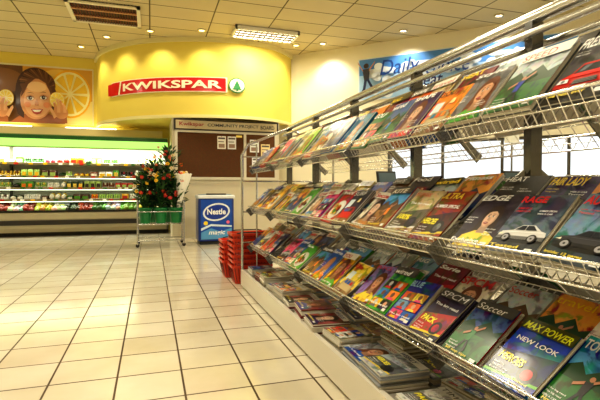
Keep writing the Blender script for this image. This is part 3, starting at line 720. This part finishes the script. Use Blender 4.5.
# ================================================================ CHECKOUT COUNTERS
def checkout(x,y):
    p=empty('checkout_counter'); m=MB()
    m.rbox(x,x+.7,y,y+2.2,.08,.84,.05,(96,98,104)); m.box(x+.04,x+.66,y+.04,y+2.16,0,.08,(30,30,30))
    m.rbox(x-.03,x+.73,y-.03,y+2.23,.84,.9,.05,(205,205,200),GLOSS); m.box(x+.1,x+.6,y+.2,y+1.5,.9,.91,(24,24,26),GLOSS)
    m.tube((x-.05,y,.5),(x-.05,y+2.2,.5),.025,(150,150,155),METAL,8)
    for yy in(.1,1.1,2.1): m.tube((x-.05,y+yy,.5),(x+.02,y+yy,.5),.015,(150,150,155),METAL,6)
    m.box(x+.15,x+.55,y+1.62,y+2.0,.9,1.02,(50,52,56)); m.tube((x+.35,y+1.8,1.02),(x+.35,y+1.8,1.2),.02,(60,60,60),GLOSS,8)
    m.obox((x+.17,y+1.74,1.16),(.36,0,0),(0,.05,.0),(0,.06,.27),(30,32,36),GLOSS); m.obox((x+.19,y+1.737,1.19),(.32,0,0),(0,.002,0),(0,.05,.21),(60,80,90),GLOSS)
    m.tube((x+.62,y+2.1,.9),(x+.62,y+2.1,2.0),.018,(150,150,155),METAL,8); m.box(x+.5,x+.74,y+2.05,y+2.15,1.95,2.15,(240,240,235),GLOSS)
    for z in(.25,.45,.65): m.box(x+.0,x+.7,y-.25,y,z,z+.012,(180,180,180),METAL)
    for xx in(x+.01,x+.68): m.box(xx,xx+.012,y-.25,y,0,.9,(120,120,120),METAL)
    for z in(.262,.462,.662):
        for k in range(7): m.box(x+.03+k*.093,x+.11+k*.093,y-.23,y-.03,z,z+.09,R.choice(BG),GLOSS)
    m.build('counter',parent=p)
checkout(3.6,5.4); checkout(5.6,4.6)

# ================================================================ CEILING FIXTURES + LIGHTS
PW=.70
LC=(1,.915,.69)
def area(name,loc,sx,sy,pw,col,rot=(0,0,0)):
    l=bpy.data.lights.new(name,'AREA'); l.shape='RECTANGLE'; l.size=sx;l.size_y=sy;l.energy=pw;l.color=col
    o=bpy.data.objects.new(name,l); o.location=loc;o.rotation_euler=rot; S.collection.objects.link(o); return o
def fixture(cx,cy,pw,w=1.3,d=.75):
    p=empty('ceiling_light_fixture'); m=MB()
    z=H
    m.box(cx-w/2,cx+w/2,cy-d/2,cy+d/2,z-.015,z-.005,(250,248,235))
    for a in(0,1):
        m.box(cx-w/2,cx+w/2,cy-d/2+a*(d-.04),cy-d/2+.04+a*(d-.04),z-.09,z-.002,(245,242,230)); m.box(cx-w/2+a*(w-.04),cx-w/2+.04+a*(w-.04),cy-d/2,cy+d/2,z-.09,z-.002,(245,242,230))
    for k in range(4):
        y=cy-d/2+d*(k+.5)/4; m.tube((cx-w/2+.06,y,z-.055),(cx+w/2-.06,y,z-.055),.024,(255,246,225),EMIT,8)
    for k in range(1,12): x=cx-w/2+w*k/12; m.box(x-.008,x+.008,cy-d/2+.04,cy+d/2-.04,z-.092,z-.06,(110,98,70),PAINT)
    for k in range(1,4): y=cy-d/2+d*k/4; m.box(cx-w/2+.04,cx+w/2-.04,y-.012,y+.012,z-.092,z-.03,(110,98,70),PAINT)
    m.build('louvre_body',parent=p)
    l=area('fixture_lamp',(cx,cy,z-.1),w-.1,d-.1,pw*PW,LC); l.parent=p
    return l
for x,y,pw in((2.4,9.82,80),(-4.6,6.6,70),(-.6,5.2,120),(3.2,4.6,150),(-4.6,1.5,40),(-.4,1.2,115),(3.4,.4,90),(6.8,3.2,90),(-5,10.,50)): fixture(x,y,pw,1.4,.6 if y>9.5 else .75)
m=MB(); cx,cy,w,d=-.82,9.72,1.3,1.1
m.box(cx-w/2,cx+w/2,cy-d/2,cy+d/2,H-.02,H-.001,(40,16,10))
for a in(0,1):
    m.box(cx-w/2,cx+w/2,cy-d/2+a*(d-.07),cy-d/2+.07+a*(d-.07),H-.05,H-.001,(240,232,205)); m.box(cx-w/2+a*(w-.07),cx-w/2+.07+a*(w-.07),cy-d/2,cy+d/2,H-.05,H-.001,(240,232,205))
for k in range(1,3): y=cy-d/2+d*k/3; m.box(cx-w/2,cx+w/2,y-.025,y+.025,H-.045,H-.001,(200,150,110))
for k in range(1,26): x=cx-w/2+w*k/26; m.obox((x,cy-d/2+.05,H-.04),(.012,0,.02),(0,d-.1,0),(.004,0,0),(110,40,24))
m.build('ceiling_air_vent')
for k,(s_,pw) in enumerate(((.9,34),(1.9,34),(2.9,38),(3.9,38),(4.9,38),(5.8,34))):
    p=curve_at(min(s_,CL[-1]-.1),.5)
    m=MB(); m.lathe((p.x,p.y,H-.03),[(.07,.03),(.09,.03),(.09,0),(.07,0),(.065,.02)],(235,230,215),METAL,16); m.lathe((p.x,p.y,H-.012),[(.06,0),(.06,.004)],(255,225,150),EMIT,14)
    e=empty('downlight'); m.build('trim_ring',parent=e)
    l=bpy.data.lights.new('spot','SPOT'); l.energy=pw; l.color=(1,.88,.54); l.spot_size=math.radians(100); l.spot_blend=.8; l.shadow_soft_size=.05
    o=bpy.data.objects.new('spot_lamp',l); o.location=(p.x,p.y,H-.06); q=curve_at(min(s_,CL[-1]-.1),-.05)
    dv=Vector((q.x-p.x,q.y-p.y,-1.4)); o.rotation_euler=dv.to_track_quat('-Z','Y').to_euler(); S.collection.objects.link(o); o.parent=e
for k in range(3):
    p=A+E*(1.2+k*1.9)+NW*.55
    m=MB(); m.lathe((p.x,p.y,H-.03),[(.07,.03),(.09,.03),(.09,0),(.07,0),(.065,.02)],(235,230,215),METAL,16); m.lathe((p.x,p.y,H-.012),[(.06,0),(.06,.004)],(255,235,190),EMIT,14)
    e=empty('downlight'); m.build('trim_ring',parent=e)
    l=bpy.data.lights.new('spot','SPOT'); l.energy=55; l.color=(1,.95,.82); l.spot_size=math.radians(100); l.spot_blend=.7; l.shadow_soft_size=.05
    o=bpy.data.objects.new('spot_lamp',l); o.location=(p.x,p.y,H-.06); dv=-NW*.6+Vector((0,0,-1.4)); o.rotation_euler=dv.to_track_quat('-Z','Y').to_euler(); S.collection.objects.link(o); o.parent=e
o=area('chiller_lamp',(-3.3,12.52,2.10),7.2,.12,110,(.97,1,.86)); o.rotation_euler=(math.radians(12),0,0); o.parent=fr
w=bpy.data.worlds.new('sky'); S.world=w; w.use_nodes=True; bgn=w.node_tree.nodes['Background']; bgn.inputs[0].default_value=(.96,.98,1,1); bgn.inputs[1].default_value=1.5

# ================================================================ CAMERA
c=bpy.data.cameras.new('cam'); c.sensor_width=36; c.lens=36*457/600; c.clip_start=.02
co=bpy.data.objects.new('camera',c); co.location=(0,0,1.1); co.rotation_euler=(math.radians(90-1.25),0,math.radians(-18.06)); S.collection.objects.link(co); S.camera=co
